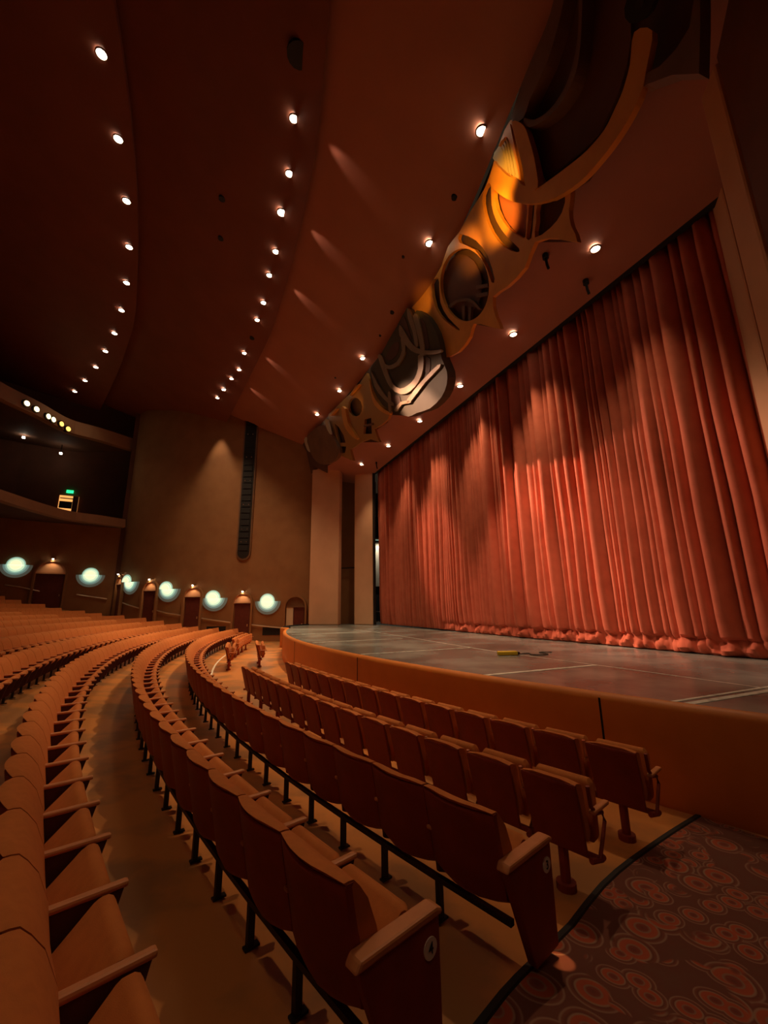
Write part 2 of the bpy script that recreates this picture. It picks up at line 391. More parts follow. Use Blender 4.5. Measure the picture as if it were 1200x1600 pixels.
bm = bmesh.new(); prism(bm, [(8.2, 27.3, SZ), (9.6, 26.4, SZ), (9.7, 26.5, SZ), (8.3, 27.5, SZ)], (0, 0, 10)); tag(mesh_obj('wall_gap', bm, 'wall'), 'brown wall in the gap between the two far piers', kind='structure')
bm = bmesh.new(); tube(bm, [(8.25, 26.9, 2.55), (9.2, 26.3, 2.55)], .04); tag(mesh_obj('pipe', bm, 'steel'), 'thin dark pipe crossing the gap between the far piers', 'pipe')
# near dark wall to the right of the pier
bm = bmesh.new(); box(bm, 9.9, 10.1, -6, 4.0, SZ, 12); tag(mesh_obj('wall_near', bm, 'dwall'), 'maroon wall beyond the near pier', kind='structure')

# stage wing seen in the slit beside the curtain
bm = bmesh.new(); box(bm, 9.42, 9.56, 23.9, 24.02, SZ, 8.8); tag(mesh_obj('leg_flat', bm, 'black'), 'thin black masking flat between pier and curtain', 'flat')
bm = bmesh.new(); box(bm, 10.5, 15, 30.0, 30.2, SZ, 9); tag(mesh_obj('wall_wing', bm, 'black'), 'dark wing wall', kind='structure')
bm = bmesh.new(); box(bm, 11.2, 13.8, 29.85, 29.95, 1.5, 4.9); tag(mesh_obj('scenery_panel', bm, 'concrete'), 'pale beige scenery panel standing in the wing', 'panel')
t = empty('rigging_pipes', (12.2, 29.93, 8.3), label='bundle of pale rigging pipes hanging high in the wing', cat='pipes')
for k in range(4):
    bm = bmesh.new(); tube(bm, [(-.5+.28*k, 0, 1.6), (-.5+.28*k, 0, -1.3)], .06); mesh_obj('pipe', bm, 'concrete', t)
t = empty('work_light', (12.2, 29.91, 5.2), label='white strip work light glowing in the wing', cat='light')
bm = bmesh.new(); box(bm, -.6, .6, -.08, .08, -.06, .06); mesh_obj('housing', bm, 'white', t)
bm = bmesh.new(); box(bm, -.55, .55, -.06, .06, -.1, -.062); mesh_obj('tube_light', bm, 'sc2', t)
spot('work_lamp', (12.2, 29.0, 5.05), (12.2, 29.3, -1), 160, 150, (1, .9, .75), parent=t)
t = empty('wing_table', (12.0, 28.2, SZ), label='grey table with a chair standing low in the wing', cat='table')
bm = bmesh.new(); box(bm, -.6, .6, -.3, .3, .7, .75); mesh_obj('tabletop', bm, 'concrete', t)
for sx in (-.55, .55):
    for sy in (-.25, .25):
        bm = bmesh.new(); box(bm, sx-.02, sx+.02, sy-.02, sy+.02, 0, .7); mesh_obj('leg', bm, 'steel', t)

# ------------------------------------------------------------------ the grand curtain
def build_curtain():
    rnd = random.Random(3)
    y0, y1 = 3.9, 24.05
    folds = []; y = y0
    while y < y1:
        wd = rnd.choice((.16, .2, .24, .28, .36, .46)) if y < 12 else rnd.choice((.16, .2, .24, .28, .34))
        folds.append((y, wd, rnd.uniform(.5, 1.0), rnd.uniform(.35, .65))); y += wd
    ny = 900
    ZL = [SZ+.012, SZ+.05, SZ+.12, SZ+.20, SZ+.27, SZ+.33, SZ+.40, SZ+.5, SZ+.8, SZ+1.5, 2, 4, 6, 8, 9.2]
    fi = 0; cols = []
    crn = [rnd.uniform(0, 6.28) for _ in range(8)]
    for i in range(ny+1):
        y = y0+(y1-y0)*i/ny
        while fi < len(folds)-1 and y > folds[fi][0]+folds[fi][1]: fi += 1
        fy, wd, amp, sk = folds[fi]
        u = min(1, max(0, (y-fy)/wd)); u = .5*u/sk if u < sk else .5+.5*(u-sk)/(1-sk)
        prof = math.sin(math.pi*u)**.8*amp*min(wd, .38)*1.0
        col = []
        for z in ZL:
            h = z-SZ
            k = 1.0 if h > 1 else .5+.5*h
            if h < .36 and y < 16.5: k = .28+.15*math.sin(y*7+h*20)
            x = 9.98-prof*k
            x -= .03*math.sin(y*1.3+z*.35+crn[0])+.015*math.sin(y*4.1+crn[1]+z*.8)
            pooled = max(0, min(1, (17.0-y)/2.5))
            if pooled and h < .55:
                n1 = math.sin(y*13.7+crn[2]+h*7)*.5+math.sin(y*31.3+crn[3]-h*12)*.35+math.sin(y*5.1+crn[4]+h*9)*.4
                bul = math.exp(-((h-.13)/.12)**2)
                crease = math.exp(-((h-.31-.03*n1)/.05)**2)
                x -= pooled*(.05*bul*(1+.9*n1)-.035*crease)+pooled*.035*n1*(1 if h < .4 else .4)
                if h < .03: x += pooled*.05
            zz = z
            if pooled < 1 and h < .1: zz += (1-pooled)*.05
            if h < .5: zz += pooled*.012*math.sin(y*13+crn[5])*(1 if h > .03 else 0)
            dy = (z+1)*.0
            col.append((x, y+dy+.012*math.sin(z*1.7+y*3), zz))
        cols.append(col)
    bm = bmesh.new(); grid_surf(bm, cols)
    o = mesh_obj('stage_curtain', bm, 'curtain', smooth=True)
    s = o.modifiers.new('s', 'SOLIDIFY'); s.thickness = .012; s.offset = -1
    return tag(o, 'huge closed red velvet house curtain hanging in deep pleats to the stage floor', 'curtain')
build_curtain()

# yellow box with cable on the stage
p = onz(793, 1024, SZ)
t = empty('cable_box', (p.x, p.y, SZ), 1.2, 'small yellow box lying on the stage with loose grey cable beside it', 'cable box')
bm = bmesh.new(); box(bm, -.06, .06, -.22, .22, .006, .09); mesh_obj('case', bm, 'yellow', t, bevel=.02)
bm = bmesh.new(); box(bm, -.04, .04, -.27, -.22, .02, .07); mesh_obj('plug_end', bm, 'steel', t, bevel=.005)
bm = bmesh.new(); cp = [(-.05+.22*math.sin(a*1.0)+.03*a, -.3-.09*a+.10*math.cos(a*1.7), .014) for a in [i*.35 for i in range(26)]]
tube(bm, cp, .012, 6); mesh_obj('cable', bm, 'dirt', t)

# ------------------------------------------------------------------ sculpted fascia (mural)
def fas_x(y, z): return X0(y)+.21*(11.5-z)
def on_fascia(px, py, off=0):
    d = ray(px, py).normalized()
    g = lambda t: d.x*t-fas_x(d.y*t, d.z*t)+off
    a, b = 3.0, 60.0; st = 1.0; ta = a
    while ta < b:
        if g(ta)*g(ta+st) <= 0:
            lo, hi = ta, ta+st
            for _ in range(30):
                mid = (lo+hi)/2
                if g(lo)*g(mid) <= 0: hi = mid
                else: lo = mid
            return d*lo
        ta += st
    return d*12
def cr(P, k=4):
    out = []; n = len(P)
    for i in range(n):
        p0, p1, p2, p3 = [Vector(P[(i+j) % n]) for j in (-1, 0, 1, 2)]
        for s in range(k):
            t = s/k; out.append(.5*((2*p1)+(-p0+p2)*t+(2*p0-5*p1+4*p2-p3)*t*t+(-p0+3*p1-3*p2+p3)*t**3))
    return out
def inside(p, poly):
    c = False; n = len(poly)
    for i in range(n):
        a, b = poly[i], poly[(i+1) % n]
        if (a[1] > p[1]) != (b[1] > p[1]) and p[0] < (b[0]-a[0])*(p[1]-a[1])/(b[1]-a[1])+a[0]: c = not c
    return c
def plate(name, outer, holes, off, th, m, parent, sm=3, grid=14):
    loops = [cr(outer, sm) if sm > 1 else [Vector(p) for p in outer]]+[cr(h, sm) if sm > 1 else [Vector(p) for p in h] for h in holes]
    V = []; E = []
    for L in loops:
        s = len(V); V += [Vector((p.x, p.y)) for p in L]; E += [(s+i, s+(i+1) % len(L)) for i in range(len(L))]
    xs = [p.x for p in loops[0]]; yy = [p.y for p in loops[0]]
    gx = min(xs)+grid*.5
    while gx < max(xs):
        gy = min(yy)+grid*.5
        while gy < max(yy):
            q = (gx, gy)
            if inside(q, loops[0]) and not any(inside(q, h) for h in loops[1:]): V.append(Vector(q))
            gy += grid
        gx += grid
    vs, es, fs, _, _, _ = delaunay_2d_cdt(V, E, [], 0, 1e-4)
    bm = bmesh.new()
    top = [bm.verts.new(on_fascia(v.x, v.y, off)) for v in vs]
    keep = []
    for f in fs:
        c = sum((vs[i] for i in f), Vector((0, 0)))/len(f)
        if inside(c, loops[0]) and not any(inside(c, h) for h in loops[1:]): keep.append(f)
    faces = []
    for f in keep:
        try: faces.append(bm.faces.new([top[i] for i in f]))
        except ValueError: pass
    r = bmesh.ops.extrude_face_region(bm, geom=faces)
    nv = [e for e in r['geom'] if isinstance(e, bmesh.types.BMVert)]
    bmesh.ops.translate(bm, verts=nv, vec=(th*.98, 0, th*.2))
    bmesh.ops.delete(bm, geom=[v for v in bm.verts if not v.link_faces], context='VERTS')
    return mesh_obj(name, bm, m, parent)
mural = empty('fascia_sculpture', (6.5, 14, 10), label='long sculpted bronze and copper fascia of overlapping rings and discs above the stage front', cat='sculpture')
mural.location = (0, 0, 0)
bm = bmesh.new()
grid_surf(bm, [[(fas_x(y, z)+.2, y, z) for y in ys] for z in (11.6, 10.8, 10, 9.3)])
o = mesh_obj('backing_panel', bm, 'recess', mural, smooth=True); s = o.modifiers.new('s', 'SOLIDIFY'); s.thickness = .1; s.offset = 0
outl = [(880, -40), (862, 20), (845, 60), (815, 130), (796, 190), (780, 225), (768, 265), (757, 295), (735, 330), (718, 362), (700, 385), (690, 415), (672, 445), (655, 468), (640, 482), (620, 510), (594, 556), (578, 570), (560, 602), (543, 619), (513, 648), (473, 685),
 (473, 695), (491, 728), (503, 735), (511, 739), (511, 728), (525, 720), (532, 712), (552, 720), (547, 704), (564, 691), (593, 691), (585, 673), (604, 660), (608, 648), (638, 650), (672, 638), (696, 612), (698, 594), (690, 560), (716, 550), (734, 526), (740, 506), (782, 514), (772, 488), (770, 464), (792, 448), (820, 418), (836, 378), (902, 378), (890, 330), (892, 298), (918, 282), (973, 200), (1000, 139), (1050, 117), (1089, 115), (1093, 0), (1095, -40)]
plate('recess_panel', outl, [], .03, .06, 'recess', mural, sm=1)
ell = lambda cx, cy, a, b, tilt=0, n=20: [(cx+a*math.cos(q)*math.cos(tilt)-b*math.sin(q)*math.sin(tilt), cy+a*math.cos(q)*math.sin(tilt)+b*math.sin(q)*math.cos(tilt)) for q in [2*math.pi*i/n for i in range(n)]]
plateA = [(797, 188), (780, 225), (768, 265), (757, 295), (735, 330), (718, 362), (700, 385), (690, 415), (672, 445), (655, 468), (641, 484), (652, 488), (670, 500), (683, 525), (690, 548), (690, 560), (716, 550), (734, 526), (740, 506), (760, 509), (782, 514), (774, 494), (770, 464), (792, 448), (820, 418), (836, 378), (870, 373), (902, 378), (892, 352), (889, 328), (892, 298), (880, 285), (850, 290), (838, 250), (826, 215), (815, 192)]
holesA = [
 [(797, 194), (801, 200), (808, 230), (816, 260), (822, 291), (816, 291), (811, 260), (804, 230)],
 [(789, 214), (795, 218), (802, 238), (811, 276), (806, 278), (784, 264), (770, 247), (778, 230)],
 [(762, 288), (767, 290), (768, 320), (776, 346), (792, 370), (811, 388), (808, 394), (788, 386), (768, 362), (756, 330), (754, 304)],
 [(772, 296), (784, 306), (804, 316), (823, 320), (822, 345), (821, 370), (812, 369), (792, 354), (776, 326)],
 [(827, 319), (835, 319), (833, 345), (830, 372), (822, 372), (825, 345)],
 [(840, 318), (864, 312), (883, 304), (878, 332), (860, 356), (836, 371), (838, 345)],
 [(717, 368), (722, 366), (744, 376), (762, 400), (773, 436), (768, 441), (760, 418), (742, 390), (718, 379)],
 ell(726, 445, 38, 57, -.06),
 [(674, 444), (682, 434), (686, 440), (688, 472), (700, 496), (718, 514), (714, 515), (694, 500), (680, 480)]]
plate('copper_plate', plateA, holesA, .28, .12, 'copper', mural, sm=2)
plate('red_half_disc', [(780, 300), (804, 314), (826, 320), (824, 345), (822, 372), (806, 362), (788, 338)], [], .1, .05, 'redrec', mural)
plate('fluted_fin_panel', holesA[1], [], .2, .1, 'pale', mural, 2)
for k in range(4):
    a = 3+k*5
    plate('fin', [(790-k*3, 218+k*5), (793-k*2.6, 220+k*5), (804-k*5, 272-k*2), (800-k*5, 272-k*2), (796-k*4, 246+k*1)], [], .24+.02*k, .04, 'pale', mural, 2)
ring = [(1019, 48), (1011, 101), (1003, 139), (987, 176), (965, 213), (939, 248), (907, 283), (867, 309), (827, 319), (795, 312), (775, 299), (766, 287), (770, 262), (778, 260), (792, 274), (808, 280), (818, 290), (840, 292), (853, 285), (888, 259), (917, 235), (944, 203), (960, 171), (973, 141), (984, 101), (991, 50)]
plate('great_ring', ring, [], .42, .13, 'copper', mural, 3)
plate('ring_band', [(800, 190), (818, 196), (828, 222), (836, 254), (840, 293), (822, 293), (816, 260), (808, 226)], [], .46, .16, 'copper', mural)
plate('upper_arc', [(819, 184), (835, 187), (859, 171), (880, 141), (893, 107), (901, 69), (904, 30), (904, -40), (910, -40), (909, 30), (906, 77), (899, 115), (885, 147), (864, 176), (837, 196), (820, 197)], [], .42, .3, 'bronze', mural)
plate('edge_band', [(800, 190), (818, 184), (827, 157), (853, 101), (872, 40), (888, -40), (876, -40), (860, 20), (845, 60), (815, 130)], [], .35, .3, 'bronze', mural, 2)
plate('inner_disc_panel', [(822, 200), (840, 198), (866, 180), (888, 148), (902, 115), (910, 77), (912, 20), (930, 0), (985, 0), (986, 60), (980, 100), (968, 140), (955, 170), (938, 203), (912, 232), (884, 256), (850, 282), (842, 286), (839, 254), (830, 222)], [], .12, .06, 'umber', mural, 1)
plate('side_wedge', [(1004, 136), (1010, 114), (1030, 104), (1056, 77), (1077, 43), (1084, 0), (1086, -40), (1094, -40), (1094, 40), (1092, 115), (1050, 117), (1010, 132)], [], .4, .25, 'bronze', mural, 1)
# circle two interior bars
for P in ([(722, 478), (726, 478), (726, 500), (722, 500)], [(732, 480), (736, 480), (735, 502), (731, 500)], [(744, 446), (762, 443), (762, 448), (744, 452)], [(744, 459), (762, 456), (762, 461), (745, 465)]):
    plate('bar', P, [], .2, .1, 'bronze', mural, 1)
plate('arc_bar', [(700, 478), (712, 469), (728, 466), (740, 470), (750, 482), (746, 483), (738, 474), (727, 470), (713, 473), (703, 481)], [], .2, .1, 'bronze', mural, 2)
plate('circle_panel', ell(723, 443, 30, 46, -.1, 16), [], .1, .04, 'umber', mural, 1)
# central blob
blob = plate('olive_bulb', [(636, 481), (642, 490), (646, 494), (651, 485), (668, 496), (682, 520), (688, 544), (690, 560), (698, 580), (698, 600), (690, 620), (672, 638), (652, 645), (638, 651), (622, 646), (606, 640), (590, 622), (581, 600), (579, 575), (594, 556), (608, 530), (620, 510)], [], .5, .35, 'olive', mural, 2)
for P in ([(636, 482), (640, 486), (650, 515), (653, 540), (648, 540), (645, 520), (637, 497)],
 [(645, 494), (651, 490), (657, 510), (661, 530), (664, 554), (658, 552), (654, 530), (649, 510)],
 [(624, 508), (630, 514), (640, 532), (652, 544), (672, 548), (688, 546), (688, 551), (672, 554), (650, 552), (636, 542), (624, 524)],
 [(590, 556), (600, 586), (610, 606), (626, 616), (640, 612), (654, 596), (661, 576), (661, 554), (653, 556), (653, 576), (647, 592), (636, 603), (625, 607), (614, 600), (606, 582), (597, 556)],
 [(636, 624), (660, 594), (684, 570), (687, 574), (664, 598), (641, 628)],
 [(626, 530), (628, 548), (620, 565), (608, 571), (600, 568), (600, 573), (608, 577), (622, 571), (633, 550), (631, 529)],
 [(606, 614), (610, 614), (611, 643), (607, 641)], [(580, 580), (590, 600), (602, 618), (615, 630), (612, 634), (598, 622), (585, 604)],
 [(616, 640), (626, 628), (641, 626), (640, 630), (628, 632), (620, 643)]):
    plate('relief_band', P, [], .57, .08, 'band', mural, 2)
for P in ([(654, 498), (664, 505), (669, 530), (670, 545), (662, 545), (658, 520)], [(664, 560), (672, 560), (671, 582), (664, 580)], [(612, 620), (624, 619), (626, 638), (612, 634)], [(625, 505), (632, 495), (640, 520), (643, 530), (634, 524)], [(602, 560), (612, 540), (622, 534), (622, 550), (612, 562)]):
    plate('dark_slot', P, [], .52, .03, 'recess', mural, 2)
# lower plate with small circles
plateB = [(573, 583), (580, 605), (592, 625), (610, 645), (606, 655), (596, 664), (585, 670), (588, 680), (593, 691), (578, 686), (564, 691), (556, 697), (547, 702), (549, 710), (552, 720), (540, 715), (530, 711), (526, 700), (522, 680), (514, 660), (513, 648), (543, 619), (560, 602)]
plate('copper_plate', plateB, [ell(555, 636, 11, 15, -.1, 12), [(523, 662), (529, 667), (537, 680), (540, 692), (530, 692), (526, 678)], [(531, 697), (541, 698), (539, 708), (532, 708)], [(570, 655), (580, 653), (581, 678), (568, 678)]], .28, .12, mat('dull_copper_plate', (.50, .25, .06), .45, .3), mural, 1, 8)
for P in ([(533, 637), (539, 639), (543, 660), (551, 673), (558, 685), (555, 686), (545, 677), (537, 663)], [(577, 592), (581, 611), (588, 627), (601, 640), (609, 644), (608, 648), (599, 645), (585, 633), (579, 613)], [(526, 640), (518, 649), (515, 648), (525, 639)], [(561, 601), (553, 611), (546, 618), (556, 603)]):
    plate('highlight_arc', P, [], .42, .14, 'copper', mural, 2)  # lit edges and highlights put in as brighter copper strips
plate('bar', [(568, 664), (582, 661), (582, 664), (568, 667)], [], .35, .1, 'bronze', mural, 1)
plate('far_disc', [(480, 681), (500, 665), (509, 667), (520, 684), (528, 700), (527, 715), (513, 725), (500, 725), (489, 715), (483, 700)], [], .5, .2, 'bronze', mural, 2)
plate('pale_crescent', [(475, 687), (480, 684), (485, 705), (480, 703)], [], .45, .1, 'pale', mural, 2)
plate('pale_crescent', [(507, 657), (511, 656), (517, 679), (511, 671)], [], .55, .1, 'pale', mural, 2)  # a white reflection, put in as a pale raised piece
# amber lamps unseen in front of the sculpture, standing in for its hidden light
for (px, py, wt) in ((788, 342, 64), (742, 392, 30), (795, 290, 34), (565, 628, 5), (668, 470, 8)):
    q = on_fascia(px, py, .0); s = Vector((q.x-1.9, q.y-1.1, q.z-1.5))
    spot('amber_lamp', s, q, wt*7.5, 34, (1, .42, .04), .8, .15)

# black spotlight at the top of the great ring
q = on_fascia(1012, 15, .7)
t = empty('spotlight', q, label='black theatre spotlight fixed to the great ring at the top right', cat='spotlight')
bm = bmesh.new(); tube(bm, [(.2, .1, .5), (0, 0, .2), (-.25, -.05, -.15), (-.35, -.08, -.3)], .18, 12); mesh_obj('barrel', bm, 'black', t, True)
bm = bmesh.new(); tube(bm, [(-.35, -.08, -.3), (-.36, -.082, -.315)], .05, 12); mesh_obj('lens', bm, 'grille', t)

# ------------------------------------------------------------------ downlights
def downlight(px, py, zf, xy=None, watts=100, deg=110, label='', group='', R_=.12, m='lamp', color=(1, .66, .37), aim=None, blend=.6, sz=.1):
    d = ray(px, py); z = 11.0
    for _ in range(60):
        p = d*(z/d.z); z = .5*z+.5*zf(p.x, p.y)
    p = d*(z/d.z)
    t = empty('ceiling_downlight', (p.x, p.y, p.z-.02), label=label, cat='downlight', group=group)
    n = 20
    bm = bmesh.new(); ci = [Vector((R_*math.cos(a), R_*math.sin(a), -.02)) for a in [2*math.pi*i/n for i in range(n)]]
    prism(bm, ci, (0, 0, .02)); mesh_obj('lamp_disc', bm, m, t)
    bm = bmesh.new()
    rr = [[Vector((q*math.cos(a), q*math.sin(a), zz)) for a in [2*math.pi*i/n for i in range(n+1)]] for q, zz in ((R_*1.02, -.0), (R_*1.02, -.035), (R_*1.3, -.03), (R_*1.3, .0))]
    grid_surf(bm, rr); mesh_obj('trim_ring', bm, 'bronze', t)
    tg = aim(p) if aim else (p.x, p.y, p.z-5)
    if watts: spot('downlight_beam', (p.x, p.y, p.z-.09), tg, watts, deg, color, blend, sz, parent=t)
    return p
A = [(930, 387), (802, 521), (719, 602), (656, 657), (607, 696), (565, 725)]
for i, (x, y) in enumerate(A):
    downlight(x, y, Sz, None, W_SOFFIT*(.55 if i == 0 else .9 if i in (1,2,3) else .8 if i<5 else .5), 70, '%s downlight from the near end in the soffit row before the curtain' % ORD[i], 'soffit downlights', .105, blend=.9)
B = [(752, 203), (671, 379), (567, 559), (531, 610), (496, 647)]
for i, (x, y) in enumerate(B):
    downlight(x, y, P1z, None, W_CEIL*(.4 if i == 0 else 1.1 if i == 1 else 1.3), 52, '%s downlight from the near end in the ceiling row left of the bronze fascia' % ORD[i], 'fascia ceiling downlights', .12, aim=lambda p: (p.x-1.7, p.y, p.z-5))
L1 = [(459, 184), (452, 270), (440, 331), (431, 392), (421, 429), (412, 472), (402, 499), (382, 551), (374, 577), (362, 591), (350, 608), (340, 621)]
for i, (x, y) in enumerate(L1):
    downlight(x, y, P2z, None, W_RING*(.05 if i < 3 else .3 if i < 6 else 1.3), 90, '%s downlight from the near end in the middle ceiling row' % ORD[i], 'middle ceiling downlights', .14 if i in (2, 10) else .11)
L2 = [(159, 83), (185, 216), (198, 313), (202, 385), (198, 441), (190, 484), (179, 520), (165, 548), (150, 573), (133, 594), (117, 611)]
for i, (x, y) in enumerate(L2):
    downlight(x, y, P3z, None, W_BACK*(.3 if i < 4 else 1), 100, '%s downlight from the near end in the rear ceiling row' % ORD[i], 'rear ceiling downlights', .13)
# cove spots grazing the ceiling band
for i, y in enumerate((6.2, 9.5, 12.6, 15.8, 21.5, 25.3)):
    if i == 0: continue
    x = XF(y)-.15; spot('cove_lamp', (x, y, 13.78), (x+1.6, y+.3, 13.78-.35), W_COVE, 30, (1, .6, .42), .9, .05)
# black holes and hooks in the ceiling
for i, (px, py, r_) in enumerate(((467, 85, .30), (347, 310, .12), (345, 372, .11), (394, 528, .12))):
    zf = P2z; d = ray(px, py); z = 14
    for _ in range(60): p = d*(z/d.z); z = .5*z+.5*zf(p.x, p.y)
    bm = bmesh.new(); tube(bm, [(0, 0, .05), (0, 0, -.05)], r_, 14); o = mesh_obj('ceiling_port', bm, 'black'); o.location = p
    tag(o, ['large black oval port in the ceiling near the top', 'small black round port in the middle ceiling band, the upper of a pair', 'small black round port in the middle ceiling band, the lower of a pair', 'small black port beside the far end of the middle light row'][i], 'port')
for i, (px, py) in enumerate(((710, 308), (630, 401), (613, 488), (594, 524), (524, 590))):
    d = ray(px, py); z = 12
    for _ in range(60): p = d*(z/d.z); z = .5*z+.5*P1z(p.x, p.y)
    bm = bmesh.new(); tube(bm, [(0, 0, .05), (0, 0, -.04)], .09 if i in (0, 2) else .05, 12); o = mesh_obj('ceiling_port', bm, 'black'); o.location = p
    tag(o, '%s small black dot from the near end in the ceiling beside the bronze fascia' % ORD[i], 'port', 'ports beside the fascia')
for i, (px, py) in enumerate(((852, 398), (915, 438), (546, 708), (588, 722))):
    d = ray(px, py); z = 9
    for _ in range(60): p = d*(z/d.z); z = .5*z+.5*Sz(p.x, p.y)
    t = empty('rigging_hook', (p.x, p.y, p.z), label='%s black rigging hook from the near end hanging from the soffit' % ORD[i], cat='hook', group='soffit hooks')
    bm = bmesh.new(); tube(bm, [(0, 0, .0), (0, 0, -.12)], .08 if i != 3 else .05, 10); mesh_obj('mount', bm, 'black', t)
    bm = bmesh.new(); tube(bm, [(0, 0, -.1), (.02, 0, -.3), (.06, 0, -.42)], .035, 8); mesh_obj('hook', bm, 'black', t)
# stage front-of-house spots in the ceiling slot, they light the curtain
def foh(px, py, frm_y, watts, deg, col=(1, .52, .33), blend=.7, rad_=.15):
    q = onx(px, py, 9.9); x = XF(frm_y)+.0
    spot('front_of_house_spot', (x-.2, frm_y, 13.2), q, watts, deg, col, blend, rad_)
foh(845, 730, 19.0, W_FOH*2.8, 12, (1, .54, .34))
foh(875, 880, 20.0, W_FOH*2.2, 14, (1, .54, .34))
foh(1080, 860, 19.0, W_FOH*1.3, 24, (1, .56, .38))
foh(800, 960, 8.0, W_FOH*.6, 22)
foh(690, 870, 22.0, W_FOH*1.4, 18)
foh(950, 990, 5.0, W_FOH*.4, 22)

# ------------------------------------------------------------------ wall furniture: sconces, doors, rails, speaker
def half_disc(bm, r, z0, x, th, upper=False, n=16, cx=0):
    s = 1 if upper else -1
    P = [Vector((x, cx+r*math.cos(a), z0+s*r*math.sin(a))) for a in [math.pi*i/n for i in range(n+1)]]
    prism(bm, P, (th, 0, 0))
def facing(n): return math.atan2(n.y, n.x)
SCN = [(W1s, 419, 939), (W1s, 336, 934), (W1s, 265, 920), (W1s, 206, 909), (W2, 142, 898), (W2, 26, 882)]
SL = ['round glowing wall sconce between the last door and the stage pier', 'glowing sconce between the two nearest arched doors left of the stage', 'glowing sconce between two narrow door niches on the curved wall', 'small glowing sconce near the far corner of the curved wall', 'glowing sconce on the wall under the balcony, right of the arched door', 'glowing sconce under the balcony at the left edge']
for (line, px, py), lb in zip(SCN, SL):
    d = ray(px, py); p, n = on_wall(line, d.x/d.y); z = d.z/d.y*p.y
    t = empty('wall_sconce', (p.x+n.x*.02, p.y+n.y*.02, z-.02), facing(n), lb, 'wall lamp', 'teal glass sconces')
    cpx = .40 if 180 < px < 360 else .20
    for nm, r, x, up, m, dz in (('outer_bowl', .86, .02, 0, 'sc4', 0), ('teal_bowl', .68, .06, 0, 'sc3', 0), ('pale_bowl', .56, .12, 0, 'sc2', 0), ('core_bowl', .44, .16, 0, 'sc2b', -.02), ('core_glow', .30, .19, 0, 'sc1', -.02), ('crown', .42, cpx, 1, 'sc2b', -.02), ('crown_glow', .29, cpx+.03, 1, 'sc1', -.02)):
        bm = bmesh.new(); half_disc(bm, r, dz, x, .03, bool(up)); mesh_obj(nm, bm, m, t)
    bm = bmesh.new(); half_disc(bm, .50, 0, cpx-.05, .03, True); mesh_obj('crown_rim', bm, 'sc2', t)
    bm = bmesh.new(); tube(bm, [(0, 0, -.05), (cpx-.04, 0, .05)], .03, 8); mesh_obj('bracket', bm, 'bronze', t)
def door(line, px, ztop_px, zbot, name, lb, wd=1.0, open_leaf=False, lit=True, width_s=1):
    d = ray(px, ztop_px); p, n = on_wall(line, d.x/d.y); zt = d.z/d.y*p.y
    t = empty(name, (p.x, p.y, zbot), facing(n)); tag(t, lb, kind='structure')
    H = zt-zbot; w2 = wd/2; r = w2+.06
    # arched surround
    pts = []
    N = 14
    out = [(-r-.12, 0), (-r-.12, H)]+[((r+.12)*math.cos(a), H+(r+.12)*math.sin(a)) for a in [math.pi-math.pi*i/N for i in range(N+1)]]+[(r+.12, 0)]
    inn = [(-r, 0), (-r, H)]+[(r*math.cos(a), H+r*math.sin(a)) for a in [math.pi-math.pi*i/N for i in range(N+1)]]+[(r, 0)]
    bm = bmesh.new()
    f = [[(.22, y, z) for y, z in out], [(.22, y, z) for y, z in inn]]; b = [[(.0, y, z) for y, z in out], [(.0, y, z) for y, z in inn]]
    solid_grid(bm, f, b); mesh_obj('door_surround', bm, 'wall', t)
    bm = bmesh.new(); prism(bm, [Vector((.04, y, z)) for y, z in [(-r, H)]+[(r*math.cos(a), H+r*math.sin(a)) for a in [math.pi-math.pi*i/N for i in range(N+1)]][1:-1]+[(r, H)]], (.02, 0, 0)); mesh_obj('arch_panel', bm, 'arch' if lit else 'bronze', t)
    bm = bmesh.new(); box(bm, .02, .07, -w2, w2, 0, H-.03); dl = mesh_obj('door_leaf', bm, 'door', t)
    bm = bmesh.new(); box(bm, .07, .1, w2-.15, w2-.1, .95, 1.1); mesh_obj('handle', bm, 'rail', dl)
    bm = bmesh.new(); box(bm, .0, .16, -r, r, H-.04, H+.05); mesh_obj('lintel', bm, 'arch' if lit else 'bronze', t)
    if open_leaf:
        bm = bmesh.new(); box(bm, .08, .12, -w2, -w2+.45, 0, H-.05); mesh_obj('open_leaf', bm, 'cream', t)
    if lit:
        bm = bmesh.new(); tube(bm, [(.3, 0, H+r+.18), (.3, 0, H+r+.12)], .05, 10); mesh_obj('lamp_bulb', bm, 'lamp', t)
        bm = bmesh.new(); box(bm, 0, .36, -.06, .06, H+r+.18, H+r+.22); mesh_obj('lamp_bracket', bm, 'bronze', t)
        loc = Vector((p.x, p.y, 0))+Vector((n.x, n.y, 0))*.3; loc.z = zbot+H+r+.08
        spot('niche_lamp', loc, (p.x-n.x*.0, p.y-n.y*.0, loc.z-.75), 13, 100, (1, .6, .3), .6, .03)
    return t
door(W1s, 462, 948, FL+.02, 'door_1', 'open cream and dark door in an arched niche beside the stage', 1.15, True, False)
door(W1s, 380, 941.5, FL+.02, 'door_2', 'dark red door under a lit tan arch', 1.0)
door(W1s, 303, 932, -1.6, 'door_3', 'dark door with lit arch, third niche from the stage', 1.0)
door(W1s, 237, 922.5, -1.15, 'door_4', 'narrow looking dark door with lit arch further back', 1.0)
door(W1s, 190, 912.5, -.8, 'door_5', 'dark door niche near the corner of the curved wall', .9)
door(W2, 80, 896, .0, 'door_6', 'dark door with a lit arch under the balcony', 1.5)
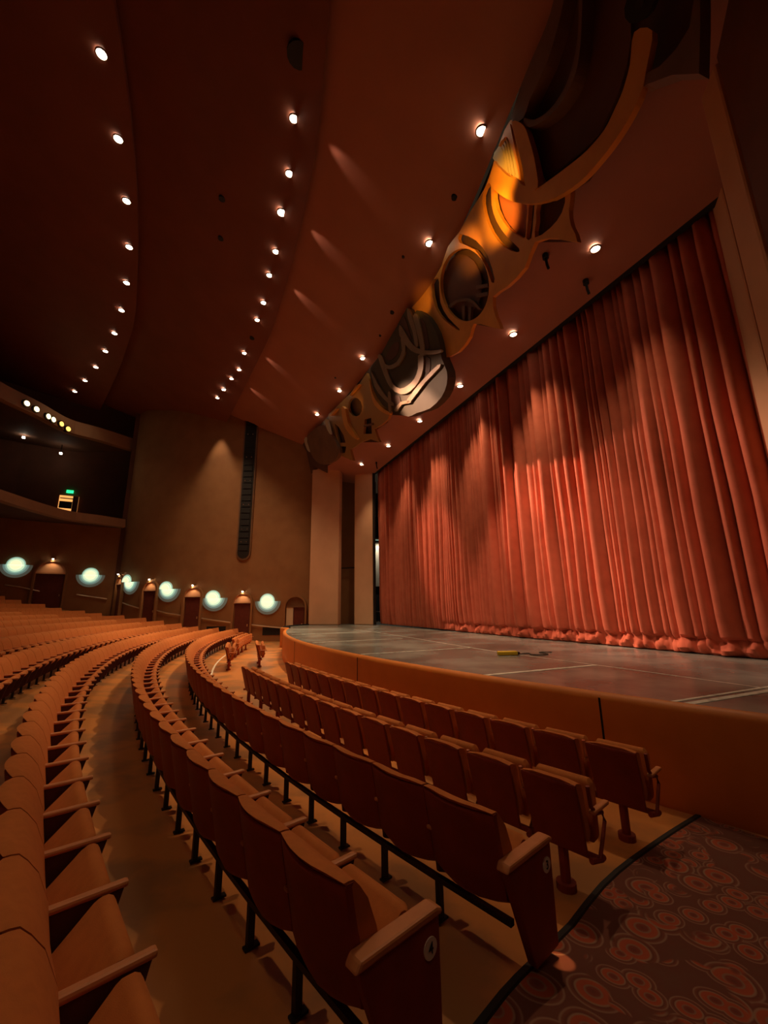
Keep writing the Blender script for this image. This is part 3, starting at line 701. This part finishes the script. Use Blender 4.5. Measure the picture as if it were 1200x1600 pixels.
# hand rails
def rail(line, pts, lb):
    P = []
    for px, py in pts:
        d = ray(px, py); r_ = on_wall(line, d.x/d.y)
        if r_: P.append(Vector((r_[0].x+r_[1].x*.1, r_[0].y+r_[1].y*.1, d.z/d.y*r_[0].y)))
    bm = bmesh.new(); tube(bm, P, .04, 8); t = mesh_obj('hand_rail', bm, 'rail')
    for a in (P[0], P[-1]):
        n = on_wall(line, a.x/a.y)
        bm = bmesh.new(); tube(bm, [a, (a.x-n[1].x*.12, a.y-n[1].y*.12, a.z-.02)], .02, 6); mesh_obj('rail_bracket', bm, 'rail', t)
    return tag(t, lb, 'handrail')
rail(W1s, [(393, 976), (410, 978), (430, 980), (446, 981.5)], 'shiny handrail on the wall beside the stage pier')
rail(W1s, [(316, 966), (335, 969), (350, 971), (364, 973)], 'shiny handrail between the two nearest arched doors')
rail(W1s, [(247, 954), (262, 958), (275, 960), (287, 962)], 'shiny handrail on the curved wall, third from the stage')
rail(W1s, [(194, 942), (205, 946), (215, 949), (223, 951)], 'shiny handrail near the far corner of the curved wall')
rail(W2, [(120, 929), (140, 932), (167, 936)], 'shiny handrail under the balcony, right of the arched door')
rail(W2, [(8, 914), (30, 917), (62, 924)], 'shiny handrail under the balcony, left of the arched door')
# low vent panels on the wall
for (pa, pb, z0, z1, lb) in ((410, 437, -1.75, -1.25, 'dark recessed vent panel low on the wall beside the stage'), (322, 352, -1.6, -1.15, 'dark recessed vent panel low on the wall between the arched doors')):
    a, na = on_wall(W1s, ray(pa, 990).x/ray(pa, 990).y); b, nb = on_wall(W1s, ray(pb, 990).x/ray(pb, 990).y)
    bm = bmesh.new(); prism(bm, [(a.x+na.x*.02, a.y+na.y*.02, z0), (b.x+nb.x*.02, b.y+nb.y*.02, z0), (b.x+nb.x*.02, b.y+nb.y*.02, z1), (a.x+na.x*.02, a.y+na.y*.02, z1)], (-na.x*.1, -na.y*.1, 0))
    tag(mesh_obj('wall_vent', bm, 'black'), lb, 'vent')
# speaker column in its slot
pt, n = on_wall(W1s, .071)
t = empty('line_array_speaker', (pt.x, pt.y, 3.3), facing(n), 'tall narrow black loudspeaker column recessed in the brown wall', 'speaker')
def stadium(w2, z0, z1, n_=10): return [(-w2, z1), (-w2, z0+w2)]+[(w2*math.cos(a), z0+w2+w2*math.sin(a)) for a in [math.pi+math.pi*i/n_ for i in range(1, n_)]]+[(w2, z0+w2), (w2, z1)]
bm = bmesh.new(); prism(bm, [Vector((0, y, z)) for y, z in stadium(.50, -.12, 10.6)], (.10, 0, 0)); mesh_obj('slot_frame', bm, 'bronze', t)
bm = bmesh.new(); prism(bm, [Vector((.09, y, z)) for y, z in stadium(.40, 0, 10.6)], (.03, 0, 0)); mesh_obj('grille', bm, 'grille', t)
for k in range(22):
    bm = bmesh.new(); box(bm, .12, .16, -.3, .3, .55+k*.44, .55+k*.44+.36); s = mesh_obj('speaker_box', bm, 'black', t)
    if k == 1 or k % 4 == 3:
        for yy in (-.18, .18):
            bm = bmesh.new(); tube(bm, [(.16, yy, .7+k*.44), (.175, yy, .7+k*.44)], .03, 8); mesh_obj('fixing', bm, 'shiny', s)
# wall washer downlight close to the wall
q, n = on_wall(W1s, ray(345, 700).x/ray(345, 700).y)
spot('wall_wash_beam', (q.x+n.x*.75, q.y+n.y*.75, 13.6), (q.x+n.x*.35, q.y+n.y*.35, 6), 420, 46, (1, .66, .40), .7, .08)

# balcony lamps, exit door and sign
ubp = []
for i, (px, py) in enumerate(((38, 630), (53, 639), (71, 650), (79, 655), (92, 662), (103, 670))):
    d = ray(px, py); q_, n = on_wall(UB, d.x/d.y); xx, y = q_.x+n.x*.06, q_.y+n.y*.06; z = d.z/d.y*y
    t = empty('balcony_spotlight', (xx, y, z), facing(n), '%s glowing round lamp from the left on the upper balcony front' % ORD[i], 'lamp', 'lamps on the upper balcony front')
    bm = bmesh.new(); tube(bm, [(-.1, 0, 0), (.14, 0, -.02)], .24, 14); mesh_obj('housing', bm, 'black', t)
    bm = bmesh.new(); tube(bm, [(.15, 0, -.02), (.17, 0, -.02)], .17, 14); mesh_obj('lens', bm, 'lampw' if i < 4 else mat('amber_lens', (1, .7, .2), .5, emit=(1, .55, .12), es=1.3) , t)
for i, (px, py) in enumerate(((37, 683), (95, 708))):
    d = ray(px, py); z = 12.6; s = (12.42 if i == 0 else 11.9)/d.z; p = d*s
    t = empty('balcony_downlight', p, label=['bright small downlight under the upper balcony at the left', 'bright small downlight under the upper balcony nearer the corner'][i], cat='downlight')
    bm = bmesh.new(); tube(bm, [(0, 0, .9), (0, 0, .02)], .03, 8); mesh_obj('stem', bm, 'black', t); bm = bmesh.new(); tube(bm, [(0, 0, .04), (0, 0, -.08)], .09, 12); mesh_obj('lamp_can', bm, 'lamp', t)
d = ray(107, 786); p, n = on_wall(W3, d.x/d.y); z0 = ray(107, 797).z/d.y*p.y; zt = ray(107, 775).z/ray(107, 775).y*p.y
t = empty('door_7', (p.x, p.y, z0-1.0), facing(n)); tag(t, 'lit orange doorway at the back of the lower balcony', kind='structure')
H = zt-z0+1.0
bm = bmesh.new(); box(bm, .01, .05, -.62, .62, 0, H); mesh_obj('lit_opening', bm, mat('lit_foyer', (.9, .5, .2), .6, emit=(1, .42, .11), es=.75), t)
bm = bmesh.new(); box(bm, .06, .1, .25, .62, 0, H); mesh_obj('door_leaf', bm, 'door', t)
bm = bmesh.new(); box(bm, .5, .55, -.5, .3, 1.0, 1.55); tube(bm, [(.5, -.5, 1.8), (.5, .3, 1.8)], .04); mesh_obj('railing', bm, 'black', t)
d = ray(107, 769); pz = d.z/d.y*p.y
s = empty('exit_sign', (p.x+n.x*.1, p.y+n.y*.1, pz), facing(n), 'glowing green EXIT sign above the lit balcony doorway', 'exit sign')
bm = bmesh.new(); box(bm, 0, .06, -.22, .22, -.09, .13); mesh_obj('sign_box', bm, 'exit', s)
def text_obj(body, size, m, parent, loc, rot, ext=.003, name='lettering'):
    cu = bpy.data.curves.new(name, 'FONT'); cu.body = body; cu.size = size; cu.extrude = ext; cu.align_x = 'CENTER'; cu.align_y = 'CENTER'
    o = bpy.data.objects.new(name, cu); COL.objects.link(o)
    dg = bpy.context.evaluated_depsgraph_get(); me = bpy.data.meshes.new_from_object(o.evaluated_get(dg)); bpy.data.objects.remove(o)
    me.materials.clear(); me.materials.append(M[m]); o = link(bpy.data.objects.new(name, me), parent); o.location = loc; o.rotation_euler = rot; return o
text_obj('EXIT', .17, 'white', s, (.065, 0, .03), (math.pi/2, 0, math.pi/2))

# aisle carpet and its dark edging
edge = [(-2.0, .6), (0.0, 1.45), (.75, 1.85), (1.31, 2.11), (1.94, 2.39), (3.0, 2.82), (4.0, 3.05), (4.88, 3.2)]
bm = bmesh.new(); rows = []
E2 = smooth_line(edge, 4)
for k in range(15):
    rw = []
    for p in E2:
        y = p.y-(p.y+5.9)*k/14; x = p.x if k == 0 else p.x+(p.y-y)*.12
        x = min(x, polar(33.5, y)-.12)
        rw.append((x, y, Fz(rad(x, y))+.012))
    rows.append(rw)
grid_surf(bm, rows); o = mesh_obj('aisle_carpet', bm, 'carpet', smooth=True)
for p_ in o.data.polygons: pass
tag(o, 'dark red aisle carpet patterned with swirling circles', 'carpet')
bm = bmesh.new(); grid_surf(bm, [[(p.x, p.y+.03, Fz(rad(p.x, p.y))+.004) for p in E2], [(p.x, p.y+.02, Fz(rad(p.x, p.y))+.018) for p in E2], [(p.x, p.y-.02, Fz(rad(p.x, p.y))+.022) for p in E2], [(p.x, p.y-.03, Fz(rad(p.x, p.y))+.012) for p in E2]])
tag(mesh_obj('carpet_edging', bm, 'black'), 'black edging strip along the curved border of the aisle carpet', 'edging')
# lit edge around the front pit, its light put into a pale strip
bm = bmesh.new(); Y = [12.0+.35*i for i in range(32)]
solid_grid(bm, [[(polar(36.15, y), y, FL+.03) for y in Y], [(polar(36.21, y), y, FL+.03) for y in Y]], [[(polar(36.15, y), y, FL) for y in Y], [(polar(36.21, y), y, FL) for y in Y]])
tag(mesh_obj('lit_pit_edge', bm, 'strip'), 'thin pale lit edge curving along the floor in front of the third row', 'strip')

# ------------------------------------------------------------------ seats
def slab_profile(p0, p1, th, wd, n=6):
    """rounded padded slab in the xz plane from p0 to p1, width wd in y, with softened sides"""
    bm = bmesh.new(); p0, p1 = Vector(p0), Vector(p1); d = (p1-p0).normalized(); nn = Vector((-d.y, d.x)); h = th/2
    prof = []
    for i in range(n+1):
        a = -math.pi/2+math.pi*i/n; prof.append(p1+d*h*math.cos(a)*1.0+nn*h*math.sin(a))
    for i in range(n+1):
        a = math.pi/2+math.pi*i/n; prof.append(p0+d*h*math.cos(a)+nn*h*math.sin(a))
    ctr = (p0+p1)/2; prev = None; rings = []
    for f, yy in ((.86, -wd/2), (1, -wd/2+.025), (1, wd/2-.025), (.86, wd/2)):
        rings.append([bm.verts.new((ctr.x+(q.x-ctr.x)*f, yy, ctr.y+(q.y-ctr.y)*f)) for q in prof])
    m = len(prof)
    for q in range(3):
        for k in range(m): bm.faces.new((rings[q][k], rings[q][(k+1) % m], rings[q+1][(k+1) % m], rings[q+1][k]))
    bm.faces.new(rings[0]); bm.faces.new(rings[-1][::-1])
    return bm
PITCH = .56
def seat_b(name='theater_seat', end=0, num=None):
    """fixed seat, front is +x, origin on the floor under the top of the back"""
    t = empty(name)
    us = [-1, -.66, -.33, 0, .33, .66, 1]; w2 = PITCH/2-.004
    bul = lambda u: -.055*(1-u*u)
    zr = [(.285, .16), (.31, .115), (.36, .09), (.55, .055), (.72, .02), (.80, .005), (.815, .015)]
    bm = bmesh.new()
    solid_grid(bm, [[(dx+bul(u), u*w2, z+(0 if z > .32 else .035*u*u)) for u in us] for z, dx in zr], [[(dx+bul(u)+.035, u*w2, z+(0 if z > .32 else .035*u*u)) for u in us] for z, dx in zr])
    mesh_obj('backrest', bm, 'shell', t, True)
    zc = [(.36, .12, .05), (.42, .125, .09), (.60, .085, .10), (.74, .05, .085), (.80, .03, .06), (.835, .02, .035), (.84, .012, .015)]
    bm = bmesh.new()
    fr = [[(dx+bul(u)*(.9 if z > .82 else .25)+th*(1-.05*u**4), u*w2*.985, z-.015*u**6*(z > .7)) for u in us] for z, dx, th in zc]
    bk = [[(dx+bul(u)-.012*(z > .8), u*w2*.985, z-.015*u**6*(z > .7)) for u in us] for z, dx, th in zc]
    solid_grid(bm, fr, bk)
    mesh_obj('back_cushion', bm, 'fabric', t, True)
    mesh_obj('seat', slab_profile((.22, .37), (.385, .53), .09, .46), 'fabric', t, True)
    bm = bmesh.new(); box(bm, .04, .49, w2-.02, w2+.026, .545, .574); mesh_obj('armrest', bm, 'armw', t, bevel=.012)
    bm = bmesh.new(); prism(bm, [Vector((x, w2-.012, z)) for x, z in ((.08, .545), (.12, .28), (.26, .22), (.40, .30), (.47, .545))], (0, .024, 0)); mesh_obj('arm_panel', bm, 'armp', t)
    bm = bmesh.new(); box(bm, .105, .145, w2-.018, w2+.018, .0, .25); box(bm, .09, .18, w2-.022, w2+.022, 0, .012); mesh_obj('leg', bm, 'steel', t)
    bm = bmesh.new(); box(bm, .105, .14, -PITCH/2, PITCH/2, .225, .257); mesh_obj('support_rail', bm, 'steel', t)
    if end:                      # closed aisle panel on side end(-1 = near side)
        ye = end*(PITCH/2+.03)
        if end > 0: ye -= .03
        bm = bmesh.new(); prism(bm, [Vector((x, ye-.035, z)) for x, z in ((.02, .545), (.24, .0), (.50, .0), (.50, .545))], (0, .06, 0)); pn = mesh_obj('end_panel', bm, 'shell', t, bevel=.008)
        bm = bmesh.new(); prism(bm, [Vector((x, ye-.045, z)) for x, z in ((-.0, .545), (.515, .545), (.515, .57), (.48, .585), (.03, .585))], (0, .085, 0)); mesh_obj('end_arm_cap', bm, 'armw', t, bevel=.012)
        if num:
            bm = bmesh.new(); yy = ye-.035
            tube(bm, [(.43, yy, .445), (.43, yy-.006, .445)], .042, 20); dsc = mesh_obj('row_number_disc', bm, 'white', pn)
            text_obj(num, .065, 'ink', dsc, (.43, yy-.008, .445), (math.pi/2, 0, 0), .001, 'row_number')
    return t
def seat_a(name='portable_theater_seat', ped=True, end=False):
    t = empty(name); w2 = .228
    us = [-1, -.5, 0, .5, 1]
    zr = [(.30, .13), (.32, .125), (.55, .07), (.79, .01), (.81, .012)]
    bul = lambda u: -.012*(1-u*u)
    tp = lambda z: .93+.07*min(1, (z-.3)/.4)
    bm = bmesh.new(); solid_grid(bm, [[(dx+bul(u), u*w2*tp(z), z) for u in us] for z, dx in zr], [[(dx+bul(u)+.022, u*w2*tp(z), z) for u in us] for z, dx in zr])
    mesh_obj('backrest', bm, 'shell', t, bevel=.006)
    zc = [(.40, .12, .03), (.45, .115, .06), (.60, .075, .065), (.76, .035, .085), (.815, .02, .075), (.83, .018, .02)]
    bm = bmesh.new(); solid_grid(bm, [[(dx+bul(u)+th+.02, u*w2*.97, z-.02*u**6*(z > .7)) for u in us] for z, dx, th in zc], [[(dx+bul(u)+(.02 if z < .8 else .0), u*w2*.97, z-.02*u**6*(z > .7)) for u in us] for z, dx, th in zc])
    mesh_obj('back_cushion', bm, 'fabric', t, True)
    mesh_obj('seat', slab_profile((.27, .40), (.285, .745), .10, .47), 'fabric', t, True)
    s = [1]+([-1] if end else [])
    for sg in s:
        yy = sg*PITCH/2
        bm = bmesh.new(); box(bm, .12, .40, yy-.025, yy+.025, .60, .63); a = mesh_obj('armrest', bm, 'armw', t, bevel=.012)
        bm = bmesh.new(); tube(bm, [(.10, yy, .80), (.12, yy, .66), (.2, yy, .59), (.30, yy, .57), (.33, yy, .50), (.26, yy, .40), (.18, yy, .30)], .015, 8); mesh_obj('arm_frame', bm, 'shiny' if not (end and sg < 0) else 'shell', a, True)
        bm = bmesh.new(); tube(bm, [(.10, yy-.03*sg, .30), (.20, yy+.0, .29), (.24, yy, .29)], .022, 8); mesh_obj('hinge_cap', bm, 'shell', a, True)
    bm = bmesh.new(); tube(bm, [(.17, -PITCH/2, .30), (.17, PITCH/2, .30)], .025, 8); mesh_obj('support_rail', bm, 'shell', t)
    if ped:
        bm = bmesh.new(); tube(bm, [(.17, 0, .31), (.17, 0, .03)], .038, 12); tube(bm, [(.17, 0, .05), (.17, 0, .0)], .075, 14); mesh_obj('pedestal', bm, 'shell', t)
    return t
def dup(root, loc, rz):
    r = root.copy(); COL.objects.link(r); r.location = loc; r.rotation_euler = (0, 0, rz)
    def rec(src, dst):
        for ch in src.children:
            c = ch.copy(); COL.objects.link(c); c.parent = dst; rec(ch, c)
    rec(root, r)
    return r

RB = lambda k: 34.75+1.08*(k-1)
RN = {1: 'in the front row', 2: 'in the second row', 3: 'in the third row', 4: 'in the fourth row', 5: 'in the fifth row', 6: 'in the sixth row', 7: 'in the seventh row', 8: 'in the eighth row'}
def row_positions(r, ya, yb):
    """seat angles from near end ya to far end yb"""
    ta = math.asin((C.y-ya)/r); tb = math.asin((C.y-yb)/r); dt = PITCH/(r-.0); n = int((ta-tb)/dt)
    return [ta-dt*(i+.5) for i in range(n)]
seats = []    # (distance, row, index, theta, r, kind, end, side)
def add_row(k, ya, yb, kind, sec=''):
    r = RB(k) if k > 2 or sec else RB(k)
    P = row_positions(r, ya, yb)
    for i, th in enumerate(P):
        x, y = C.x-r*math.cos(th), C.y-r*math.sin(th)
        q = proj((x, y, Fz(r)+.5))
        vis = -90 < q[0] < 1290 and -60 < q[1] < 1760
        if k > 5 and not vis and y > 14: continue
        seats.append([math.hypot(x, y), k, i, th, r, kind, -1 if i == 0 else (1 if i == len(P)-1 else 0), sec, vis])
add_row(1, 2.88, 11.5, 'a'); add_row(2, 2.60, 11.0, 'a')
add_row(1, 16.5, 19.0, 'a', 'far'); add_row(2, 16.2, 18.6, 'a', 'far'); add_row(2, 20.2, 25.0, 'a', 'farther')
add_row(3, 2.28, 27.0, 'b'); add_row(4, 1.92, 27.3, 'b'); add_row(5, .38, 27.7, 'b'); add_row(6, 1.5, 28.2, 'b'); add_row(7, 1.4, 28.6, 'b')
for k in range(8, 21): add_row(k, 1.3, 28.9+.2*(k-8) if k < 12 else 29.8+.3*(k-12), 'b')
seats.sort(key=lambda s: (not s[8] and s[1] > 5, s[0]))
protos = {}
def place(s):
    dist, k, i, th, r, kind, end, sec, n = s
    z = Fz(r)
    if kind == 'a': z = FL
    x, y = C.x-r*math.cos(th), C.y-r*math.sin(th)
    key = (kind, end if (kind == 'b' or end < 0) else 0, {3: '3', 4: '4'}.get(k) if end == -1 else None, (i % 2 == 0) if kind == 'a' else 0)
    key = (kind, key[1], key[2], key[3])
    if key not in protos:
        o = seat_b(end=key[1], num=key[2]) if kind == 'b' else seat_a(ped=bool(key[3]) or key[1] == -1, end=(key[1] == -1))
        protos[key] = o; o.location = (x, y, z); o.rotation_euler = (0, 0, th)
    else: o = dup(protos[key], (x, y, z), th)
    nm = 'orange folding theater seat' if kind == 'b' else 'orange portable theater seat on a pedestal'
    if sec:
        where = {'far': 'short far group', 'farther': 'wall side group'}[sec]
        lb = '%s of the %s %s' % (ORD[i]+' seat from the near end', where, RN[k]); gp = 'seats in the %s, row %s' % (where, ORD[k-1])
    elif i == 0 and k == 4: lb = 'orange theater seat at the aisle end, its end panel marked with a round white 4'; gp = 'aisle end seats'
    elif i == 0 and k == 3: lb = 'orange theater seat at the aisle end, its end panel marked with a round white 3'; gp = 'aisle end seats'
    elif i < 14 and k < 6: lb = '%s %s, %s' % (nm.replace(' on a pedestal', ''), RN[k], ORD[i]+' from the near aisle' if i else 'right at the near aisle'); gp = 'theater seats %s' % RN[k]
    elif i < 26 and k < 6: lb = 'small looking %s midway along the curve %s' % (nm.replace(' on a pedestal', ''), RN[k]); gp = 'seats midway along the curve %s' % RN[k]
    elif k < 6: lb = 'tiny distant %s near the far side wall %s' % (nm, RN[k]); gp = 'seats at the far end %s' % RN[k]
    else: lb = 'dim distant orange theater seat in the curve of the %s row from the stage' % ORD[k-1]; gp = 'seats of the %s row from the stage' % ORD[k-1]
    tag(o, lb, 'seat', gp)
for s in seats[:300]: place(s)
rest = seats[300:]
bm = bmesh.new()
bmc = bmesh.new(); bma = bmesh.new()
for s in rest:
    dist, k, i, th, r, kind, end, sec, n = s
    z0 = Fz(r); mw = Matrix.Translation((C.x-r*math.cos(th), C.y-r*math.sin(th), z0)) @ Matrix.Rotation(th, 4, 'Z')
    w2 = PITCH/2-.004
    def hexa(b, pts):   # 8 pts
        v = [b.verts.new(mw @ Vector(p)) for p in pts]
        for f in ((0, 1, 3, 2), (4, 6, 7, 5), (0, 4, 5, 1), (2, 3, 7, 6), (0, 2, 6, 4), (1, 5, 7, 3)): b.faces.new([v[q] for q in f])
    hexa(bm, [(.11, -w2, .25), (-.03, -w2, .835), (.11, w2, .25), (-.03, w2, .835), (.20, -w2, .25), (.05, -w2, .84), (.20, w2, .25), (.05, w2, .84)])
    hexa(bm, [(.20, -.24, .40), (.33, -.24, .62), (.20, .24, .40), (.33, .24, .62), (.28, -.24, .36), (.42, -.24, .60), (.28, .24, .36), (.42, .24, .60)])
    hexa(bm, [(.05, w2-.03, .57), (.05, w2-.03, .61), (.05, w2+.03, .57), (.05, w2+.03, .61), (.5, w2-.03, .57), (.5, w2-.03, .61), (.5, w2+.03, .57), (.5, w2+.03, .61)])
    hexa(bm, [(.18, w2-.02, 0), (.18, w2-.02, .57), (.18, w2+.02, 0), (.18, w2+.02, .57), (.24, w2-.02, 0), (.24, w2-.02, .57), (.24, w2+.02, 0), (.24, w2+.02, .57)])
o = mesh_obj('distant_theater_seats', bm, 'fabric'); tag(o, 'massed orange theater seats filling the rear rows up to the back wall', 'seats', kind='stuff')
# small aisle light at the foot of the third row's end
spot('aisle_lamp', (2.16, 2.40, -1.80), (2.10, 2.35, -2.1), 2.2, 34, (1, .46, .16), .3, .01)
# unseen fill lamps added to brighten the near seats and stage front
for (x, y, wt) in ((3.2, 1.0, 330), (-1.5, -3.5, 240), (-3.5, 5.0, 120)):
    spot('fill_lamp', (x, y, 12.8), (x, y+1.2, 0), wt, 120, (1, .66, .38), .6, .12)
